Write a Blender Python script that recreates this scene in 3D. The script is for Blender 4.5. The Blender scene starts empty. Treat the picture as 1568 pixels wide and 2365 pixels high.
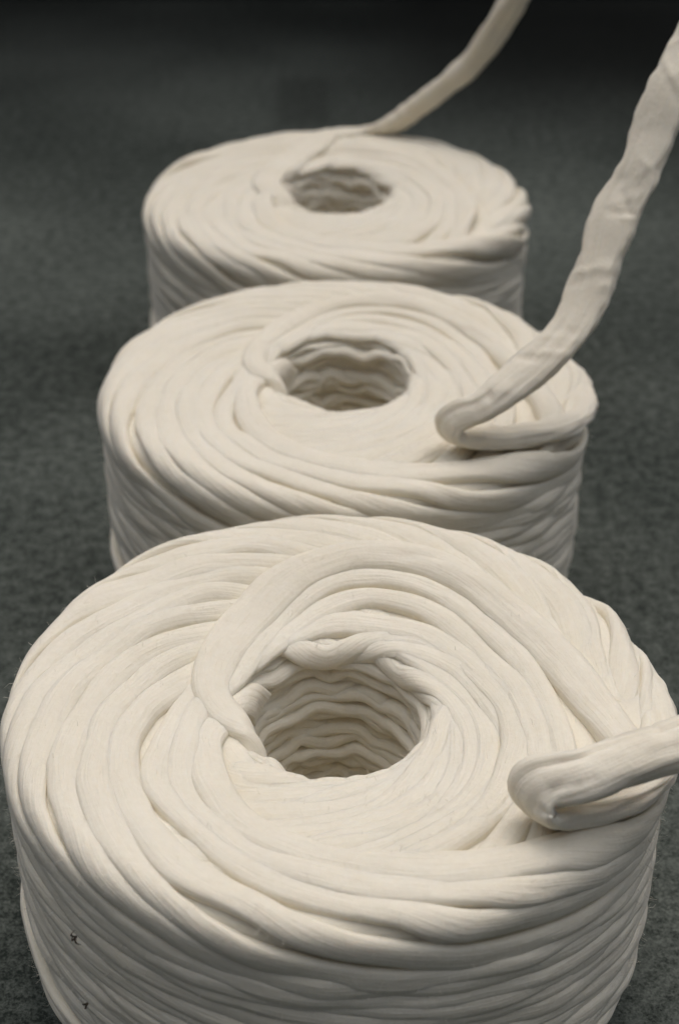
import bpy, math
import numpy as np

# ------------------------------------------------------------------ camera, light, exposure
S = 0.12                      # one cake radius in metres; everything below is laid out in cake radii
H = 1.06                      # height of a cake (radii)
scene = bpy.context.scene
PITCH = 0.537
CAM_Z = 3.0321 + H
F_PX = 3898.7                 # focal length in pixels of a 1568 px wide frame

cam_d = bpy.data.cameras.new("camera")
cam = bpy.data.objects.new("camera", cam_d)
scene.collection.objects.link(cam)
cam.location = (0, 0, CAM_Z * S)
cam.rotation_euler = (math.pi / 2 - PITCH, 0, 0)
cam_d.sensor_fit = 'HORIZONTAL'
cam_d.sensor_width = 24.0
cam_d.lens = 24.0 * F_PX / 1568.0
cam_d.clip_start = 0.01
cam_d.clip_end = 200.0
cam_d.dof.use_dof = True
cam_d.dof.focus_distance = 5.02 * S
cam_d.dof.aperture_fstop = cam_d.lens / (0.050 * S * 1000)
cam_d.dof.aperture_blades = 8
scene.camera = cam

SUN_EL, SUN_AZ = 75.0, -12.0    # elevation, and degrees to the left of straight ahead
world = bpy.data.worlds.new("World")
scene.world = world
world.use_nodes = True
wn = world.node_tree
bg = wn.nodes["Background"]
sky = wn.nodes.new("ShaderNodeTexSky")
sky.sky_type = 'NISHITA'
sky.sun_disc = False
sky.sun_elevation = math.radians(SUN_EL)
sky.sun_rotation = math.radians(-SUN_AZ)
sky.air_density = 0.25
sky.dust_density = 9.0
sky.ozone_density = 0.0
wn.links.new(sky.outputs[0], bg.inputs[0])
bg.inputs[1].default_value = 0.13

sun_d = bpy.data.lights.new("sun", 'SUN')
sun_d.energy = 2.6
sun_d.angle = math.radians(104)
sun_d.color = (0.85, 0.925, 1.0)
sun = bpy.data.objects.new("sun", sun_d)
scene.collection.objects.link(sun)
sun.rotation_euler = (math.radians(-(90 - SUN_EL)), 0, math.radians(SUN_AZ))
sun.location = (0, 2, 3)

scene.view_settings.view_transform = 'Standard'
scene.view_settings.look = 'None'
scene.view_settings.gamma = 1.0
scene.view_settings.exposure = -0.78
scene.cycles.max_bounces = 10
scene.cycles.diffuse_bounces = 8


# ------------------------------------------------------------------ materials
def new_mat(name):
    m = bpy.data.materials.new(name)
    m.use_nodes = True
    return m, m.node_tree, m.node_tree.nodes["Principled BSDF"]


def cotton_material():
    m, nt, b = new_mat("cotton_jersey")
    N, L = nt.nodes, nt.links
    uv = N.new("ShaderNodeUVMap")
    mp = N.new("ShaderNodeMapping"); mp.inputs['Scale'].default_value = (4.0, 13.0, 1.0)
    L.new(uv.outputs[0], mp.inputs[0])
    streak = N.new("ShaderNodeTexNoise")
    streak.inputs['Scale'].default_value = 1.0
    streak.inputs['Detail'].default_value = 5.0
    streak.inputs['Roughness'].default_value = 0.6
    L.new(mp.outputs[0], streak.inputs['Vector'])
    tc = N.new("ShaderNodeTexCoord")
    fine = N.new("ShaderNodeTexNoise")
    fine.inputs['Scale'].default_value = 420.0
    fine.inputs['Detail'].default_value = 4.0
    fine.inputs['Roughness'].default_value = 0.7
    L.new(tc.outputs['Object'], fine.inputs['Vector'])
    cloud = N.new("ShaderNodeTexNoise")
    cloud.inputs['Scale'].default_value = 28.0
    cloud.inputs['Detail'].default_value = 3.0
    L.new(tc.outputs['Object'], cloud.inputs['Vector'])
    cr = N.new("ShaderNodeValToRGB")
    cr.color_ramp.elements[0].position = 0.3
    cr.color_ramp.elements[0].color = (0.765, 0.707, 0.572, 1)
    cr.color_ramp.elements[1].position = 0.7
    cr.color_ramp.elements[1].color = (0.84, 0.79, 0.668, 1)
    mix = N.new("ShaderNodeMath"); mix.operation = 'MULTIPLY_ADD'
    mix.inputs[1].default_value = 0.5
    half = N.new("ShaderNodeMath"); half.operation = 'MULTIPLY'; half.inputs[1].default_value = 0.5
    L.new(fine.outputs[0], half.inputs[0])
    L.new(cloud.outputs[0], mix.inputs[0]); L.new(half.outputs[0], mix.inputs[2])
    L.new(mix.outputs[0], cr.inputs[0])
    L.new(cr.outputs[0], b.inputs['Base Color'])
    b.inputs['Roughness'].default_value = 0.95
    b.inputs['Specular IOR Level'].default_value = 0.12
    b.inputs['Sheen Weight'].default_value = 0.08
    b.inputs['Subsurface Weight'].default_value = 0.3
    b.inputs['Subsurface Radius'].default_value = (1.0, 0.8, 0.55)
    b.inputs['Subsurface Scale'].default_value = 0.004
    bm1 = N.new("ShaderNodeBump"); bm1.inputs['Strength'].default_value = 0.36; bm1.inputs['Distance'].default_value = 0.0022
    bm2 = N.new("ShaderNodeBump"); bm2.inputs['Strength'].default_value = 0.35; bm2.inputs['Distance'].default_value = 0.0008
    L.new(streak.outputs[0], bm1.inputs['Height'])
    L.new(fine.outputs[0], bm2.inputs['Height'])
    L.new(bm1.outputs[0], bm2.inputs['Normal'])
    L.new(bm2.outputs[0], b.inputs['Normal'])
    return m


def ground_material():
    m, nt, b = new_mat("worn_dark_concrete")
    N, L = nt.nodes, nt.links
    tc = N.new("ShaderNodeTexCoord")

    def noise(scale, detail, rough):
        n = N.new("ShaderNodeTexNoise")
        n.inputs['Scale'].default_value = scale
        n.inputs['Detail'].default_value = detail
        n.inputs['Roughness'].default_value = rough
        L.new(tc.outputs['Object'], n.inputs['Vector'])
        return n
    big, mid, fine = noise(2.2, 3, 0.5), noise(130.0, 5, 0.78), noise(620.0, 3, 0.8)
    a = N.new("ShaderNodeMath"); a.operation = 'MULTIPLY'; a.inputs[1].default_value = 0.34
    L.new(mid.outputs[0], a.inputs[0])
    c = N.new("ShaderNodeMath"); c.operation = 'MULTIPLY_ADD'; c.inputs[1].default_value = 0.36
    L.new(fine.outputs[0], c.inputs[0]); L.new(a.outputs[0], c.inputs[2])
    d = N.new("ShaderNodeMath"); d.operation = 'MULTIPLY_ADD'; d.inputs[1].default_value = 0.30
    L.new(big.outputs[0], d.inputs[0]); L.new(c.outputs[0], d.inputs[2])
    cr = N.new("ShaderNodeValToRGB")
    e = cr.color_ramp.elements
    e[0].position = 0.435; e[0].color = (0.019, 0.025, 0.021, 1)
    e[1].position = 0.605; e[1].color = (0.160, 0.178, 0.158, 1)
    L.new(d.outputs[0], cr.inputs[0])
    # two soft squarish stains, and light fall-off painted over the far ground
    sep = N.new("ShaderNodeSeparateXYZ"); L.new(tc.outputs['Object'], sep.inputs[0])

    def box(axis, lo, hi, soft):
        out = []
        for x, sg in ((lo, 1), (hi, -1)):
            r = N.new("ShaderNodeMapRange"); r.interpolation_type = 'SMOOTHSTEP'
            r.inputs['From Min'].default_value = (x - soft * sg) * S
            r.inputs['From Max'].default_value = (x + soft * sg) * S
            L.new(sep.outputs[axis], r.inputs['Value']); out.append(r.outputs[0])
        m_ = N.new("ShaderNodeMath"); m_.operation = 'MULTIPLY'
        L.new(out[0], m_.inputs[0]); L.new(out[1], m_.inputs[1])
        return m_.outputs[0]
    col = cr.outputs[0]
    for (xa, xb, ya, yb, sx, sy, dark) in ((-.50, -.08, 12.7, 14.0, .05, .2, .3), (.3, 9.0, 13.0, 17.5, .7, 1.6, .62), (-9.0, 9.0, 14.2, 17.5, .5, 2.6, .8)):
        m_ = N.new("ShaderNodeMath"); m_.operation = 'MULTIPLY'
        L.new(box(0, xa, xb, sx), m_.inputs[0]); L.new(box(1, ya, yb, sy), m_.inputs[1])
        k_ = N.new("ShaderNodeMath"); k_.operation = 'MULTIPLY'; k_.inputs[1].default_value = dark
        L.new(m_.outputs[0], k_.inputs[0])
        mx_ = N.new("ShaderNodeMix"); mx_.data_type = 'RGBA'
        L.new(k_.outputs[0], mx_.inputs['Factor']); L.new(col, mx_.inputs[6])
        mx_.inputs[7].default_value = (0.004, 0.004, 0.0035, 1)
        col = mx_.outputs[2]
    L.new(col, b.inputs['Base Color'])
    b.inputs['Roughness'].default_value = 0.9
    b.inputs['Specular IOR Level'].default_value = 0.15
    bp = N.new("ShaderNodeBump"); bp.inputs['Strength'].default_value = 0.5; bp.inputs['Distance'].default_value = 0.002
    L.new(c.outputs[0], bp.inputs['Height'])
    L.new(bp.outputs[0], b.inputs['Normal'])
    return m


def plain_material(name, col, rough):
    m, nt, b = new_mat(name)
    N, L = nt.nodes, nt.links
    tc = N.new("ShaderNodeTexCoord")
    n = N.new("ShaderNodeTexNoise"); n.inputs['Scale'].default_value = 9.0; n.inputs['Detail'].default_value = 6
    L.new(tc.outputs['Object'], n.inputs['Vector'])
    cr = N.new("ShaderNodeValToRGB")
    cr.color_ramp.elements[0].color = tuple(c * 0.7 for c in col) + (1,)
    cr.color_ramp.elements[1].color = tuple(c * 1.3 for c in col) + (1,)
    L.new(n.outputs[0], cr.inputs[0]); L.new(cr.outputs[0], b.inputs['Base Color'])
    b.inputs['Roughness'].default_value = rough
    return m


COTTON = cotton_material()
GROUND = ground_material()
SPECK = plain_material("dark_plant_fibre", (0.05, 0.038, 0.025), 0.9)
BLOCKER = plain_material("blocker_black", (0.012, 0.012, 0.011), 0.95)


def link_mesh(name, verts, faces, mat, parent=None, uvs=None):
    me = bpy.data.meshes.new(name)
    verts = np.asarray(verts, dtype=np.float32)
    faces = np.asarray(faces, dtype=np.int32)
    me.vertices.add(len(verts)); me.vertices.foreach_set("co", verts.ravel())
    k = faces.shape[1]
    me.loops.add(faces.size); me.loops.foreach_set("vertex_index", faces.ravel())
    me.polygons.add(len(faces))
    me.polygons.foreach_set("loop_start", np.arange(0, faces.size, k, dtype=np.int32))
    me.polygons.foreach_set("loop_total", np.full(len(faces), k, dtype=np.int32))
    me.polygons.foreach_set("use_smooth", np.ones(len(faces), dtype=bool))
    if uvs is not None:
        lay = me.uv_layers.new(name="UVMap")
        lay.data.foreach_set("uv", np.asarray(uvs, dtype=np.float32)[faces.ravel()].ravel())
    me.update(calc_edges=True)
    me.validate()
    me.materials.append(mat)
    o = bpy.data.objects.new(name, me)
    scene.collection.objects.link(o)
    if parent is not None:
        o.parent = parent
    return o


# ------------------------------------------------------------------ ground
def build_ground():
    n = 2
    e = 60.0
    v = [(-e, -e, 0), (e, -e, 0), (e, e, 0), (-e, e, 0)]
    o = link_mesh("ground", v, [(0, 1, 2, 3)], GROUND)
    o['kind'] = 'structure'
    return o


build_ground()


def build_light_blocker():  # unseen slab added beyond the frame to block sun and darken the far ground
    x0, x1, y0, y1, z1 = -9.0, 18.0, 16.6, 18.0, 15.0
    v = [(x0, y0, -.2), (x1, y0, -.2), (x1, y1, -.2), (x0, y1, -.2), (x0, y0, z1), (x1, y0, z1), (x1, y1, z1), (x0, y1, z1)]
    f = [(0, 1, 5, 4), (1, 2, 6, 5), (2, 3, 7, 6), (3, 0, 4, 7), (4, 5, 6, 7), (3, 2, 1, 0)]
    o = link_mesh("light_blocker", np.array(v) * S, f, BLOCKER)
    for p in o.data.polygons: p.use_smooth = False
    o['kind'] = 'structure'


build_light_blocker()


# ------------------------------------------------------------------ winding on a surface of revolution
NT = 480
EPS = 0.0050                  # how much deeper each older turn of the strand lies
DU = 0.0125


def smooth01(x):
    x = np.clip(x, 0, 1)
    return x * x * (3 - 2 * x)


def make_profile(dish):
    pts = []
    zt = lambda r: H - dish * (1 - smooth01((r - 0.3) / 0.45)) - 0.004 * smooth01((r - 0.7) / 0.2)
    rl, lip = 0.262, 0.058
    zi = zt(rl + lip)
    for z in np.linspace(0.04, zi - lip, 30)[:-1]:
        pts.append((rl, z))
    for a in np.linspace(180, 90, 12):
        pts.append((rl + lip + lip * math.cos(math.radians(a)), zi - lip + lip * math.sin(math.radians(a))))
    iu = len(pts) - 1
    rr = 0.085
    for r in np.linspace(rl + lip, 1 - rr, 40)[1:]:
        pts.append((r, zt(r)))
    zo = zt(1 - rr)
    for a in np.linspace(90, 0, 12)[1:]:
        pts.append((1 - rr + rr * math.cos(math.radians(a)), zo - rr + rr * math.sin(math.radians(a))))
    zb = 0.36
    for z in np.linspace(zo - rr, zb, 30)[1:]:
        t = (zo - rr - z) / (zo - rr - zb)
        pts.append((1.0 - .012 * smooth01(t / .2) - 0.004 * t * t, z))
    r0 = pts[-1][0]
    for a in np.linspace(0, -84, 16)[1:]:
        pts.append((r0 - 0.26 + 0.26 * math.cos(math.radians(a)), zb + zb * math.sin(math.radians(a))))
    pts = np.array(pts)
    d = np.r_[0, np.cumsum(np.hypot(*np.diff(pts, axis=0).T))]
    u = d - d[iu] + (rl + lip)
    uu = np.arange(u[0], u[-1], 0.005)
    P = np.stack([np.interp(uu, u, pts[:, 0]), np.interp(uu, u, pts[:, 1])], 1)
    k = np.ones(7) / 7
    for _ in range(2):
        Q = P.copy()
        for c in range(2):
            Q[3:-3, c] = np.convolve(P[:, c], k, 'valid')
        P = Q
    T = np.gradient(P, axis=0)
    T /= np.linalg.norm(T, axis=1, keepdims=True)
    Nn = np.stack([-T[:, 1], T[:, 0]], 1)
    return dict(u=uu, r=P[:, 0], z=P[:, 1], nr=Nn[:, 0], nz=Nn[:, 1], u0=uu[0], u1=uu[-1])


class Noise1:
    """smooth one-dimensional noise, about +-1"""
    def __init__(self, rng, wl, n=6):
        self.f = 2 * np.pi / (wl * np.exp(rng.uniform(-.7, .7, n)))
        self.p = rng.uniform(0, 2 * np.pi, n)
        self.a = rng.uniform(.4, 1, n) / math.sqrt(n) * 1.5

    def __call__(self, s):
        return (np.sin(np.multiply.outer(s, self.f) + self.p) * self.a).sum(-1)


class Winding:
    def __init__(self, rng, dish, off, tilt):
        self.tilt = tilt
        self.pf = make_profile(dish)
        self.rng = rng
        self.off = off
        self.nu = int((self.pf['u1'] - self.pf['u0']) / DU) + 2
        self.F = np.full((self.nu, NT), -EPS * 40)
        self.items = []
        self.hair = []

    def prof(self, u):
        p = self.pf
        return [np.interp(u, p['u'], p[k]) for k in ('r', 'z', 'nr', 'nz')]

    def cell(self, u, th):
        iu = np.clip(np.round((u - self.pf['u0']) / DU).astype(int), 0, self.nu - 1)
        it = np.round(th / (2 * np.pi) * NT).astype(int) % NT
        return iu, it

    def lay(self, th_deg, u_pts, age, a=0.052, b=0.031, wob=0.003, fold=1.0, taper=(True, True), bs=1.0):
        """lay one strand along (theta, u) control points on top of what is already wound"""
        rng = self.rng
        tk = np.arange(len(th_deg))
        tt = np.linspace(0, len(th_deg) - 1, 3000)
        # Catmull-Rom style smoothing of the control polygon
        th = np.interp(tt, tk, np.radians(th_deg)); u = np.interp(tt, tk, u_pts); aw = np.interp(tt, tk, np.broadcast_to(a, len(th_deg))); ag = np.interp(tt, tk, np.broadcast_to(age, len(th_deg))); bw = np.interp(tt, tk, np.broadcast_to(bs, len(th_deg)))
        k = np.hanning(int(3000 / (len(th_deg) - 1) * 1.5) | 1); k /= k.sum(); hw = len(k) // 2
        pad = lambda x: np.r_[2 * x[0] - x[hw:0:-1], x, 2 * x[-1] - x[-2:-hw - 2:-1]]
        th = np.convolve(pad(th), k, 'valid'); u = np.convolve(pad(u), k, 'valid'); aw = np.convolve(pad(aw), k, 'valid'); ag = np.convolve(pad(ag), k, 'valid'); bw = np.convolve(pad(bw), k, 'valid')
        rho = self.prof(np.clip(u, self.pf['u0'], self.pf['u1']))[0]
        ds = np.hypot(np.gradient(u), rho * np.gradient(th))
        s = np.cumsum(ds)
        n = max(12, int((s[-1] - s[0]) / 0.010))
        si = np.linspace(s[0], s[-1], n)
        th = np.interp(si, s, th); u = np.interp(si, s, u); aw = np.interp(si, s, aw); ag = np.interp(si, s, ag); bw = np.interp(si, s, bw); s = si - si[0]
        u = u + wob * Noise1(rng, .7)(s) + wob * .35 * Noise1(rng, .22)(s)
        keep = (u > self.pf['u0'] + .02) & (u < self.pf['u1'] - .01)
        if keep.sum() < 12:
            return
        i0, i1 = np.where(keep)[0][[0, -1]]
        th, u, s, aw, ag, bw = [q[i0:i1 + 1] for q in (th, u, s, aw, ag, bw)]
        rho = self.prof(u)[0]
        tu, tq = np.gradient(u), rho * np.gradient(th)
        l = np.hypot(tu, tq); tu /= l; tq /= l
        bu, bq = tq, -tu                                     # sideways direction in the surface
        aa = aw * (1 + .06 * Noise1(rng, .8)(s) + .015 * Noise1(rng, .2)(s))
        bb = b * bw * (1 + .08 * Noise1(rng, .6)(s))
        end = np.ones_like(s)
        if taper[0]: end = np.minimum(end, smooth01(s / .12 + .15))
        if taper[1]: end = np.minimum(end, smooth01((s[-1] - s) / .12 + .15))
        bb = bb * end
        V = np.linspace(-1, 1, 15)
        UU = u[:, None] + V * aa[:, None] * bu[:, None]
        TT = th[:, None] + V * aa[:, None] * bq[:, None] / rho[:, None]
        iu, it = self.cell(UU, TT)
        under = self.F[iu, it]
        ag = ag * (1 - .72 * smooth01((u - .92) / .22))
        core = np.abs(V) < .72
        g = np.hanning(61); g /= g.sum()
        stack = np.convolve(np.pad(under[:, core].mean(1), 30, mode='edge'), g, 'valid')
        base = -EPS * ag + .18 * np.clip(stack + EPS * ag, -.03, .05) + .004 * Noise1(rng, .7)(s)
        drape = np.zeros_like(under)
        hc = base
        top = hc[:, None] + bb[:, None] * np.sqrt(np.clip(1 - V ** 2, 0, 1))
        for dt in (-2, -1, 0, 1, 2):
            ok = (np.abs(dt) * 2 * np.pi / NT * rho) < .012
            for du in (-1, 0, 1):
                np.maximum.at(self.F, (np.clip(iu[ok] + du, 0, self.nu - 1), (it[ok] + dt) % NT), top[ok])
        self.items.append(dict(th=th, u=u, s=s, bu=bu, bq=bq, rho=rho, a=aa, b=bb, hc=hc, V=V, drape=drape, fold=fold))

    def finish(self, parent):
        """settle the wound layers onto the cake profile and make the strand meshes"""
        F = self.F.copy()
        ku = np.hanning(33); ku /= ku.sum()
        kt = np.hanning(49); kt /= kt.sum()
        F = np.apply_along_axis(lambda c: np.convolve(np.pad(c, 16, mode='edge'), ku, 'valid'), 0, F)
        F = np.apply_along_axis(lambda c: np.convolve(np.pad(c, 24, mode='wrap'), kt, 'valid'), 1, F)
        self.FS = F
        M = 20
        ph = np.linspace(0, 2 * np.pi, M, endpoint=False)
        cv, cw = np.cos(ph), np.sin(ph)
        sh = np.sign(cw) * np.abs(cw) ** .66
        for q in self.items:
            n = len(q['s'])
            rng = self.rng
            # lengthwise folds of the rolled fabric
            folds = np.zeros((n, M))
            for _ in range(7):
                c0 = rng.uniform(-.75, .75); w = rng.uniform(.06, .15); nz = Noise1(rng, .5); dr = Noise1(rng, .8)
                amp = np.clip(nz(q['s']) - .1, -.2, 1.0)
                folds -= (cw > -.2) * np.exp(-((cv[None, :] - c0 - .15 * dr(q['s'])[:, None]) / w) ** 2) * amp[:, None] * .15
            folds *= q['b'][:, None] * q['fold']
            # puckers across the strand where it is pulled tight round the hole
            puck = np.clip((.50 - q['u']) / .15, 0, 1) * (q['u'] > .28) * .0045
            for _ in range(int(12 + 30 * puck.mean() / .0045)):
                s0 = rng.uniform(0, q['s'][-1]); c0 = rng.uniform(-.8, .8); ln = rng.uniform(.25, .7); sl = rng.uniform(-.05, .05)
                folds += (cw > -.3) * rng.choice([-1, -1, 1]) * (puck[:, None] + .0009) * np.exp(-((cv - c0) / ln) ** 2 - ((q['s'][:, None] - s0 - sl * cv) / rng.uniform(.010, .022)) ** 2)
            v = q['a'][:, None] * cv
            dr = np.stack([np.interp(cv, q['V'], q['drape'][i]) for i in range(n)]) * (np.abs(cv) > .4)
            w = q['hc'][:, None] + q['b'][:, None] * sh + folds + dr
            U = q['u'][:, None] + v * q['bu'][:, None]
            T = q['th'][:, None] + v * q['bq'][:, None] / q['rho'][:, None]
            X = self.point(U, T, w)
            self.tube(X, q['s'], parent, 'strand')
            # stray fibres standing a little off the fabric
            m = int(n * .75)
            ii = rng.integers(2, n - 2, m); jj = rng.integers(1, M // 2, m)
            p0 = X[ii, jj]
            tg = X[ii + 1, jj] - X[ii - 1, jj]; tg /= np.linalg.norm(tg, axis=1, keepdims=True) + 1e-9
            ac = X[ii, jj + 1] - X[ii, jj - 1]; ac /= np.linalg.norm(ac, axis=1, keepdims=True) + 1e-9
            out = np.cross(tg, ac); out /= np.linalg.norm(out, axis=1, keepdims=True) + 1e-9
            out *= np.sign((out * (p0 - X[ii].mean(1))).sum(1, keepdims=True))
            g = lambda sc: rng.normal(0, sc, (m, 1))
            dr = tg * g(1.0) + ac * g(.7) + out * np.abs(g(.55)) + .12 * out
            dr /= np.linalg.norm(dr, axis=1, keepdims=True)
            ln = rng.uniform(.010, .034, (m, 1))
            wd = np.cross(dr, out); wd /= np.linalg.norm(wd, axis=1, keepdims=True) + 1e-9
            wd *= rng.uniform(.0003, .0006, (m, 1))
            p1 = p0 + dr * ln * .55 + out * .002; p2 = p1 + (dr * .8 + tg * g(.35) + ac * g(.35) - out * .15) * ln * .5
            self.hair.append(np.stack([p0 - wd, p0 + wd, p1 + wd * .8, p1 - wd * .8, p2 + wd * .4, p2 - wd * .4], 1))
        Hh = np.concatenate(self.hair)
        fq = (np.arange(len(Hh))[:, None, None] * 6 + np.array([[0, 1, 2, 3], [3, 2, 4, 5]])[None]).reshape(-1, 4)
        o = link_mesh('stray_fibre', Hh.reshape(-1, 3) * S, fq, COTTON, parent, np.zeros((len(Hh) * 6, 2)))
        o['kind'] = 'stuff'

    def point(self, U, T, w):
        U = np.clip(U, self.pf['u0'], self.pf['u1'])
        fu = np.clip((U - self.pf['u0']) / DU, 0, self.nu - 1.001); ft = (T / (2 * np.pi) * NT) % NT
        a0, b0 = fu.astype(int), ft.astype(int) % NT
        x, y = fu - a0, ft - np.floor(ft)
        G = lambda i, j: self.FS[i, j % NT]
        fs = (G(a0, b0) * (1 - x) + G(a0 + 1, b0) * x) * (1 - y) + (G(a0, b0 + 1) * (1 - x) + G(a0 + 1, b0 + 1) * x) * y
        r, z, nr, nz = self.prof(U)
        off = w - fs
        R = r + nr * off
        Z = z + nz * off
        k = (1 - smooth01((r - .3) / .55))
        x, y = R * np.cos(T), R * np.sin(T)
        Z = Z + self.tilt * smooth01((y + .1) / 1.1) * smooth01((Z - .2) / .6)
        return np.stack([x + self.off[0] * k, y * (1 + .14 * k) + self.off[1] * k, np.maximum(Z, .004)], -1)

    @staticmethod
    def tube(X, s, parent, name, mat=None):
        n, M = X.shape[:2]
        V = X.reshape(-1, 3) * S
        i = np.arange(n - 1)[:, None] * M
        j = np.arange(M)[None, :]
        j2 = (j + 1) % M
        f = np.stack([i + j, i + M + j, i + M + j2, i + j2], -1).reshape(-1, 4)
        # caps: pinch closed with a centre vertex at either end (quads with a doubled corner are avoided)
        uv = np.stack([np.repeat(s, M), np.tile(np.abs(np.linspace(-1, 1, M, endpoint=False)), n)], -1)
        return link_mesh(name, V, f, mat or COTTON, parent, uv)


TH_IN = [345, 330, 318, 309, 295, 284, 272, 260, 248, 234, 217, 200, 185]
U_IN = [1.16, 1.08, 1.00, .92, .84, .79, .73, .68, .62, .54, .46, .405, .355]
TH_OUT = [165, 145, 125, 105, 85, 65, 45, 25, 5, -20, -45, -70, -90, -110, -140]
U_OUT = [.315, .32, .36, .42, .48, .545, .60, .66, .72, .79, .87, .95, 1.03, 1.07, 1.08]
TH_TOP = [214, 202, 190, 176, 158, 140, 122, 100, 84, 68, 50, 30, 3, -17, -30, -42, -56, -80]
U_TOP = [.12, .20, .30, .37, .40, .425, .475, .60, .69, .71, .68, .66, .72, .85, .97, 1.04, 1.07, 1.08]
# the passes just under the newest one leave the hole on their own lines
OUT_OWN = {
    1: ([158, 130, 110, 92, 76, 60, 30, 5, -20, -40, -60, -80], [.335, .355, .44, .55, .60, .60, .575, .60, .68, .79, .92, 1.08]),
    2: ([146, 120, 100, 80, 60, 40, 20, 0, -20, -45, -65, -85], [.325, .345, .405, .47, .50, .50, .515, .55, .62, .73, .84, .98]),
    3: ([132, 110, 90, 70, 50, 30, 10, -10, -30, -55, -75, -100], [.32, .325, .355, .39, .41, .43, .46, .52, .59, .68, .76, .90]),
}
SIDE_SLOPE = 0.145 * math.pi / 180


def side_run(deg_end):
    th = np.arange(345 + deg_end, 346, -20)
    return list(th), [1.16 + (t - 345) * SIDE_SLOPE for t in th]


def sweep(points, widths, thick, parent, rng, name='loose_end', twist=None, up=(0, 0, 1), wrinkle=1.0, ref=None, ref_from=0, bend=None):
    """the free end of the fabric strip: a soft, flattened tube along 3-D points (cake radii)"""
    P = np.array(points, float)
    n0 = len(P)
    d = np.r_[0, np.cumsum(np.linalg.norm(np.diff(P, axis=0), axis=1))]
    # Catmull-Rom by chord length
    s = np.arange(0, d[-1], 0.012)
    m = np.zeros_like(P)
    m[1:-1] = (P[2:] - P[:-2]) / (d[2:] - d[:-2])[:, None]
    m[0] = (P[1] - P[0]) / d[1]; m[-1] = (P[-1] - P[-2]) / (d[-1] - d[-2])
    k = np.clip(np.searchsorted(d, s, 'right') - 1, 0, n0 - 2)
    hh = (d[k + 1] - d[k])[:, None]; t = ((s - d[k])[:, None]) / hh
    C = ((2 * t ** 3 - 3 * t ** 2 + 1) * P[k] + (t ** 3 - 2 * t ** 2 + t) * hh * m[k]
         + (-2 * t ** 3 + 3 * t ** 2) * P[k + 1] + (t ** 3 - t ** 2) * hh * m[k + 1])
    a = np.interp(s, d, widths); b = np.interp(s, d, thick)
    tw = np.interp(s, d, twist if twist is not None else np.zeros(n0))
    T = np.gradient(C, axis=0); T /= np.linalg.norm(T, axis=1, keepdims=True)
    Nn = np.zeros_like(C)
    v = np.array(up, float); v -= T[0] * v.dot(T[0]); v /= np.linalg.norm(v); Nn[0] = v
    for i in range(1, len(s)):
        v = Nn[i - 1] - T[i] * Nn[i - 1].dot(T[i]); Nn[i] = v / np.linalg.norm(v)
    B = np.cross(T, Nn)
    if ref is not None:                                   # let the free length settle with one face towards ref
        r = np.array(ref, float); r /= np.linalg.norm(r)
        ang = np.arctan2((B * r).sum(1), (Nn * r).sum(1))
        ang = np.unwrap(2 * ang) / 2
        i1 = np.searchsorted(s, d[ref_from]); ang -= np.pi * np.round(ang[min(i1 + 30, len(ang) - 1)] / np.pi)
        tw = tw - ang * smooth01((s - d[ref_from]) / .35)
    M = 40
    ph = np.linspace(0, 2 * np.pi, M, endpoint=False)
    cv, cw = np.cos(ph), np.sin(ph)
    a = a * (1 + .05 * Noise1(rng, .5)(s) + .03 * Noise1(rng, .14)(s))
    b = b * (1 + .10 * Noise1(rng, .4)(s))
    edge = .055 * np.stack([Noise1(rng, .33)(s) * max(0, c) + Noise1(rng, .33)(s) * max(0, -c) for c in cv], 1)
    w = b[:, None] * np.sign(cw) * np.abs(cw) ** .7
    vv = a[:, None] * (cv + wrinkle * edge)
    # a long crease off centre on either face, and short cross wrinkles
    for c0, wd, am in ((.34, .13, .30), (-.5, .12, .12)):
        cr = Noise1(rng, .9)(s) * .12
        w -= np.sign(cw) * (np.abs(cw) > .15) * np.exp(-((cv - c0 - cr[:, None]) / wd) ** 2) * am * b[:, None] * np.clip(.7 + .5 * Noise1(rng, .6)(s), 0, 1.3)[:, None]
    for _ in range(55):
        s0 = rng.uniform(0, s[-1]); c0 = rng.uniform(-.8, .8); sl = rng.uniform(-.12, .12)
        ln, wd, am = rng.uniform(.25, .6), rng.uniform(.010, .022), rng.uniform(.002, .009) * rng.choice([-1, 1])
        w += wrinkle * am * np.exp(-((cv - c0) / ln) ** 2) * np.exp(-((s[:, None] - s0 - sl * cv) / wd) ** 2) * (np.abs(cw) > .1) * np.sign(cw)
    if bend is not None:
        sb = d[bend]
        for _ in range(22):
            s0 = sb + rng.normal(0, .07); c0 = rng.uniform(-.9, .9); sl = rng.uniform(-.04, .04)
            w += rng.uniform(.0015, .0035) * rng.choice([-1, -1, 1]) * np.exp(-((cv - c0) / rng.uniform(.2, .5)) ** 2) \
                * np.exp(-((s[:, None] - s0 - sl * cv) / rng.uniform(.007, .015)) ** 2) * (np.abs(cw) > .1) * np.sign(cw)
    a2 = tw
    X = C[:, None, :] + (vv * np.cos(a2)[:, None] - w * np.sin(a2)[:, None])[..., None] * B[:, None, :] \
        + (vv * np.sin(a2)[:, None] + w * np.cos(a2)[:, None])[..., None] * Nn[:, None, :]
    return Winding.tube(X, s, parent, name)


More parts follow.
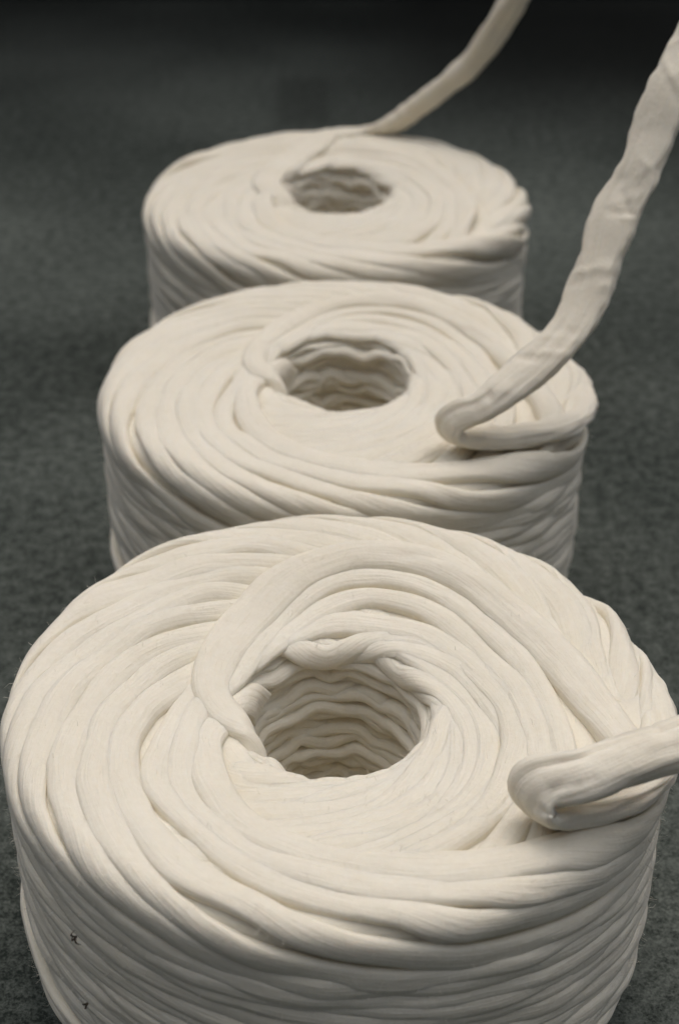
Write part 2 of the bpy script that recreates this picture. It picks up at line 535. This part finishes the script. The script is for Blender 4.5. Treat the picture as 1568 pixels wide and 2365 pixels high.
def core_mesh(W, parent):
    """the packed inside of the cake, just below the outer layers"""
    u = np.linspace(W.pf['u0'], W.pf['u1'], 90)
    t = np.linspace(0, 2 * np.pi, 96, endpoint=False)
    U, T = np.meshgrid(u, t, indexing='ij')
    fu = W.FS[np.clip(((U - W.pf['u0']) / DU).astype(int), 0, W.nu - 1), ((T / (2 * np.pi) * NT).astype(int)) % NT]
    X = W.point(U, T, fu - .033)
    n, M = X.shape[:2]
    i = np.arange(n)[:, None] * M; j = np.arange(M)[None, :]
    i2 = ((np.arange(n) + 1) % n)[:, None] * M
    f = np.stack([i + j, i2 + j, i2 + (j + 1) % M, i + (j + 1) % M], -1)[:-1].reshape(-1, 4)
    uv = np.stack([T.ravel() * .8, U.ravel() * 6], -1)
    link_mesh("packed_core", X.reshape(-1, 3) * S, f, COTTON, parent, uv)


def make_cake(seed, x, y, radius, label, dish, off, delta=17.5, top='pass', a=0.049, rot=0.0, broad=1.0, tilt=0.0):
    rng = np.random.default_rng(seed)
    e = bpy.data.objects.new("yarn_cake", None)
    scene.collection.objects.link(e)
    e.location = (x * S, y * S, 0)
    e.scale = (1, 1, 1)
    e['label'] = label
    e['category'] = 'yarn'
    e['group'] = 'cakes of cream fabric yarn standing in a row'
    W = Winding(rng, dish, off, tilt)
    # inner wall of the hole: wavy, nearly level turns
    pf = W.pf
    lo, hi = pf['u0'] + .05, .235
    nh = 28
    for k in range(nh):
        u0 = lo + (hi - lo) * k / (nh - 1)
        t0 = rng.uniform(0, 360)
        th = np.arange(t0, t0 + 390, 10.0)
        q = rng.uniform(0, 6.28); m = rng.integers(6, 11)
        uu = u0 + 0.012 * np.sin(np.radians(th) * m + q) + .011 * rng.standard_normal(len(th)) + np.linspace(-.02, .03, len(th))
        W.lay(th, uu, 8 + rng.uniform(0, 6), a=.026, b=.036, wob=.003, fold=.5)
    # passes of the strand, oldest first, each turned by delta from the next
    K = 34
    jit = rng.normal(0, 2.6, K + 1)
    for k in range(K, -1, -1):
        ts, us = side_run(480)
        sh = -(delta * k) + jit[k] + rot
        kk = 0.012 * rng.standard_normal(len(TH_IN))
        aw = a * rng.uniform(.92, 1.12)
        tin, uin = list(TH_IN), [u + q for u, q in zip(U_IN, kk)]
        aside = np.array([.70] * len(ts) + [.86, 1.12, 1.22, 1.15, 1.18, 1.15, 1.12, 1.08] + [1.0] * (len(TH_IN) - 8))
        bside = [.78] * len(ts) + [.72, .76] + [1.0] * (len(TH_IN) - 2)
        bside[len(ts) + 2] = .86
        if k > 0:
            if k in OUT_OWN:
                to, uo = np.array(OUT_OWN[k][0]) + rot - sh, OUT_OWN[k][1]
            else:
                to, uo = np.array(TH_OUT, float), np.array(U_OUT)
            uo = np.array(uo) + .008 * rng.standard_normal(len(uo))
            if k >= 3 and rng.random() < .3:            # some passes come straight up out of the hole
                uo[0] = rng.uniform(.19, .28); uo[1] = min(uo[1], uo[0] + .08)
                uin = uin[:-1] + [.25]
            if k > 25:                                   # the oldest turns show only low on the side
                to, uo = np.zeros(0), np.zeros(0)
                tin, uin, aside, bside = tin[:6], uin[:6], aside[:len(ts) + 6], bside[:len(ts) + 6]
            th = np.r_[ts, tin, to] + sh
            uu = np.r_[us, uin, uo]
            ag = k + np.r_[np.zeros(len(ts) + len(tin)), 26 * smooth01((uo - .78) / .26)]
            W.lay(th, uu, ag, a=aw * np.r_[aside, np.ones(len(uo))], bs=np.r_[bside, np.ones(len(uo))])
        elif top == 'pass':
            W.lay(np.array(ts + TH_IN + [165, 150]) + rot, np.array(us + U_IN[:-1] + [.33, .24, .14]), .6,
                  a=a * 1.1 * np.r_[aside, 1, 1], bs=bside + [1.0, 1.0])
            W.lay(np.array(TH_TOP) + rot, np.array(U_TOP), np.r_[26 * smooth01((np.array(U_TOP) - .84) / .22)],
                  a=a * broad * 1.02 * np.array([.9, 1.0, 1.15, 1.25, 1.4, 1.5, 1.55, 1.5, 1.45, 1.4, 1.35, 1.3] + [1.2] * 6), b=.043, fold=1.3)
        else:
            W.lay(np.array(ts + TH_IN + [165, 150]) + rot, np.array(us + U_IN[:-1] + [.33, .24, .14]), .6, a=a * 1.1 * np.r_[aside, 1.0, 1.0], bs=bside + [1.0, 1.0])
    W.finish(e)
    core_mesh(W, e)
    return e, W, rng


def on_top(W, th, u, h):
    """points on the cake surface, h above the settled strands (cake coordinates)"""
    out = []
    for t, q, g in zip(th, u, h):
        r, z, nr, nz = W.prof(np.array([q]))
        R, Z = r[0] + nr[0] * g, z[0] + nz[0] * g
        out.append((R * math.cos(math.radians(t)), R * math.sin(math.radians(t)), Z))
    return out


def tail_start(W, th, u, h):
    t = np.linspace(0, 1, 26); k = np.linspace(0, 1, len(th))
    g = np.hanning(9); g /= g.sum()
    f = lambda v: np.convolve(np.pad(np.interp(t, k, v), 4, mode='reflect', reflect_type='odd'), g, 'valid')
    return on_top(W, f(th), f(u), f(h))


def rel(pts, x, y):
    return [(p[0] - x, p[1] - y, p[2] + H) for p in pts]


# ------------------------------------------------------------------ the three cakes
fx, fy = -0.0115, 4.068
front, W, rng = make_cake(11, fx, fy, 1.0, "large cream yarn cake in front, its tail folded back low to the right", .06, (0, .0), tilt=.05, broad=1.0)
for th0, z0, arms in ((226.9, H - .2796, ((.024, 100), (.024, 330), (.012, 215))), (227.9, H - .522, ((.012, 80), (.012, 290)))):
    w0 = np.array([math.cos(math.radians(th0)), math.sin(math.radians(th0)), 0]); s0 = np.array([-w0[1], w0[0], 0]); z1 = np.array([0, 0, 1.0])
    V, Fc = [], []
    for ln, ang in arms:
        d0 = s0 * math.cos(math.radians(ang)) + z1 * math.sin(math.radians(ang)); n0 = np.cross(w0, d0)
        for q in range(5):
            t = q / 4; rad = .0042 * (1 - .75 * t)
            c = w0 * (1.022 + .012 * math.sin(3 * t)) + z1 * z0 + d0 * ln * t + n0 * .004 * math.sin(4 * t)
            for m in range(6):
                V.append(c + rad * (n0 * math.cos(m * math.pi / 3) + w0 * math.sin(m * math.pi / 3)))
            if q:
                b0 = len(V) - 12
                Fc += [(b0 + m, b0 + (m + 1) % 6, b0 + 6 + (m + 1) % 6, b0 + 6 + m) for m in range(6)]
    link_mesh("plant_fleck", np.array(V) * S, Fc, SPECK, front)
pts = tail_start(W, [415, 395, 375, 358, 346, 336, 327, 320, 315], [1.12, 1.08, 1.045, 1.015, .99, .965, .94, .90, .86], [-.06, -.055, -.045, -.035, -.022, -.006, .012, .030, .048])
pts += rel([(0.525, 3.430, .072), (0.503, 3.425, .122), (0.535, 3.425, .168)], fx, fy)
pts += rel([(0.632, 3.427, .188), (0.72, 3.45, .208), (0.893, 3.5, .24), (1.047, 3.55, .29), (1.269, 3.6, .42), (1.45, 3.6, .6)], fx, fy)
nn = len(pts)
sweep(pts, list(np.linspace(.036, .07, 16)) + [.07] * 10 + [.082, .084, .074, .068, .068, .068, .068, .068, .068], list(np.linspace(.034, .046, 26)) + [.028, .024, .028] + [.052] * 6, front, rng, ref=(0, -.25, 1), ref_from=27, bend=27)

mx, my = 0.0162, 6.1913
middle, W, rng = make_cake(23, mx, my, 1.0, "middle cream yarn cake with a wide tail rising steeply to the right", .0, (0, .05), tilt=.03, broad=.82, rot=-4.0)
pts = tail_start(W, [420, 400, 380, 362, 348, 336, 326, 316, 308], [1.12, 1.08, 1.045, 1.015, .99, .96, .92, .86, .80], [-.06, -.055, -.045, -.035, -.022, -.006, .012, .030, .048])
pts += rel([(0.425, 5.525, .072), (0.402, 5.51, .118), (0.428, 5.503, .165)], mx, my)
pts += rel([(0.518, 5.5, 0.205), (0.644, 5.56, 0.281), (0.813, 5.65, 0.404), (0.913, 5.75, 0.541), (1.014, 5.9, 0.787), (1.099, 5.97, 0.936), (1.213, 6.1, 1.211), (1.323, 6.2, 1.389), (1.432, 6.3, 1.567)], mx, my)
sweep(pts, list(np.linspace(.036, .07, 16)) + [.07] * 10 + [.062, .058, .056, .060, .072, .084, .088, .090, .090, .090, .090, .090], list(np.linspace(.034, .046, 26)) + [.034, .03, .03] + [.032] * 9, middle, rng,
      ref=(-.45, -.55, .7), ref_from=29, bend=27)

bx, by = -0.0153, 8.3424
back, W, rng = make_cake(37, bx, by, 1.0, "farthest cream yarn cake, its tail leaving over the back rim", .0, (0, .05), tilt=.03, top='tail')
pts = tail_start(W, [218, 205, 192, 178, 162, 145, 128, 115], [.10, .19, .285, .35, .385, .41, .45, .53], [-.03, -.025, -.015, -.006, -.002, .002, .004, .004])
pts += rel([(-0.175, 8.93, .022), (-0.10, 9.12, .022), (0.0, 9.2, .018), (0.13, 9.24, .02), (0.28, 9.2, .066), (0.449, 9.15, .204), (0.702, 9.1, .434), (0.836, 9.05, .641), (0.923, 9.0, .817), (1.04, 8.95, 1.06)], bx, by)
sweep(pts, list(np.linspace(.062, .092, 26)) + [.098, .092, .082, .078, .076, .078, .084, .088, .09, .09], [.032] * 30 + [.045] * 6, back, rng,
      twist=[0] * 26 + [0, 0, 0, .2, .5, .7, .7, .7, .7, .7], wrinkle=.6)
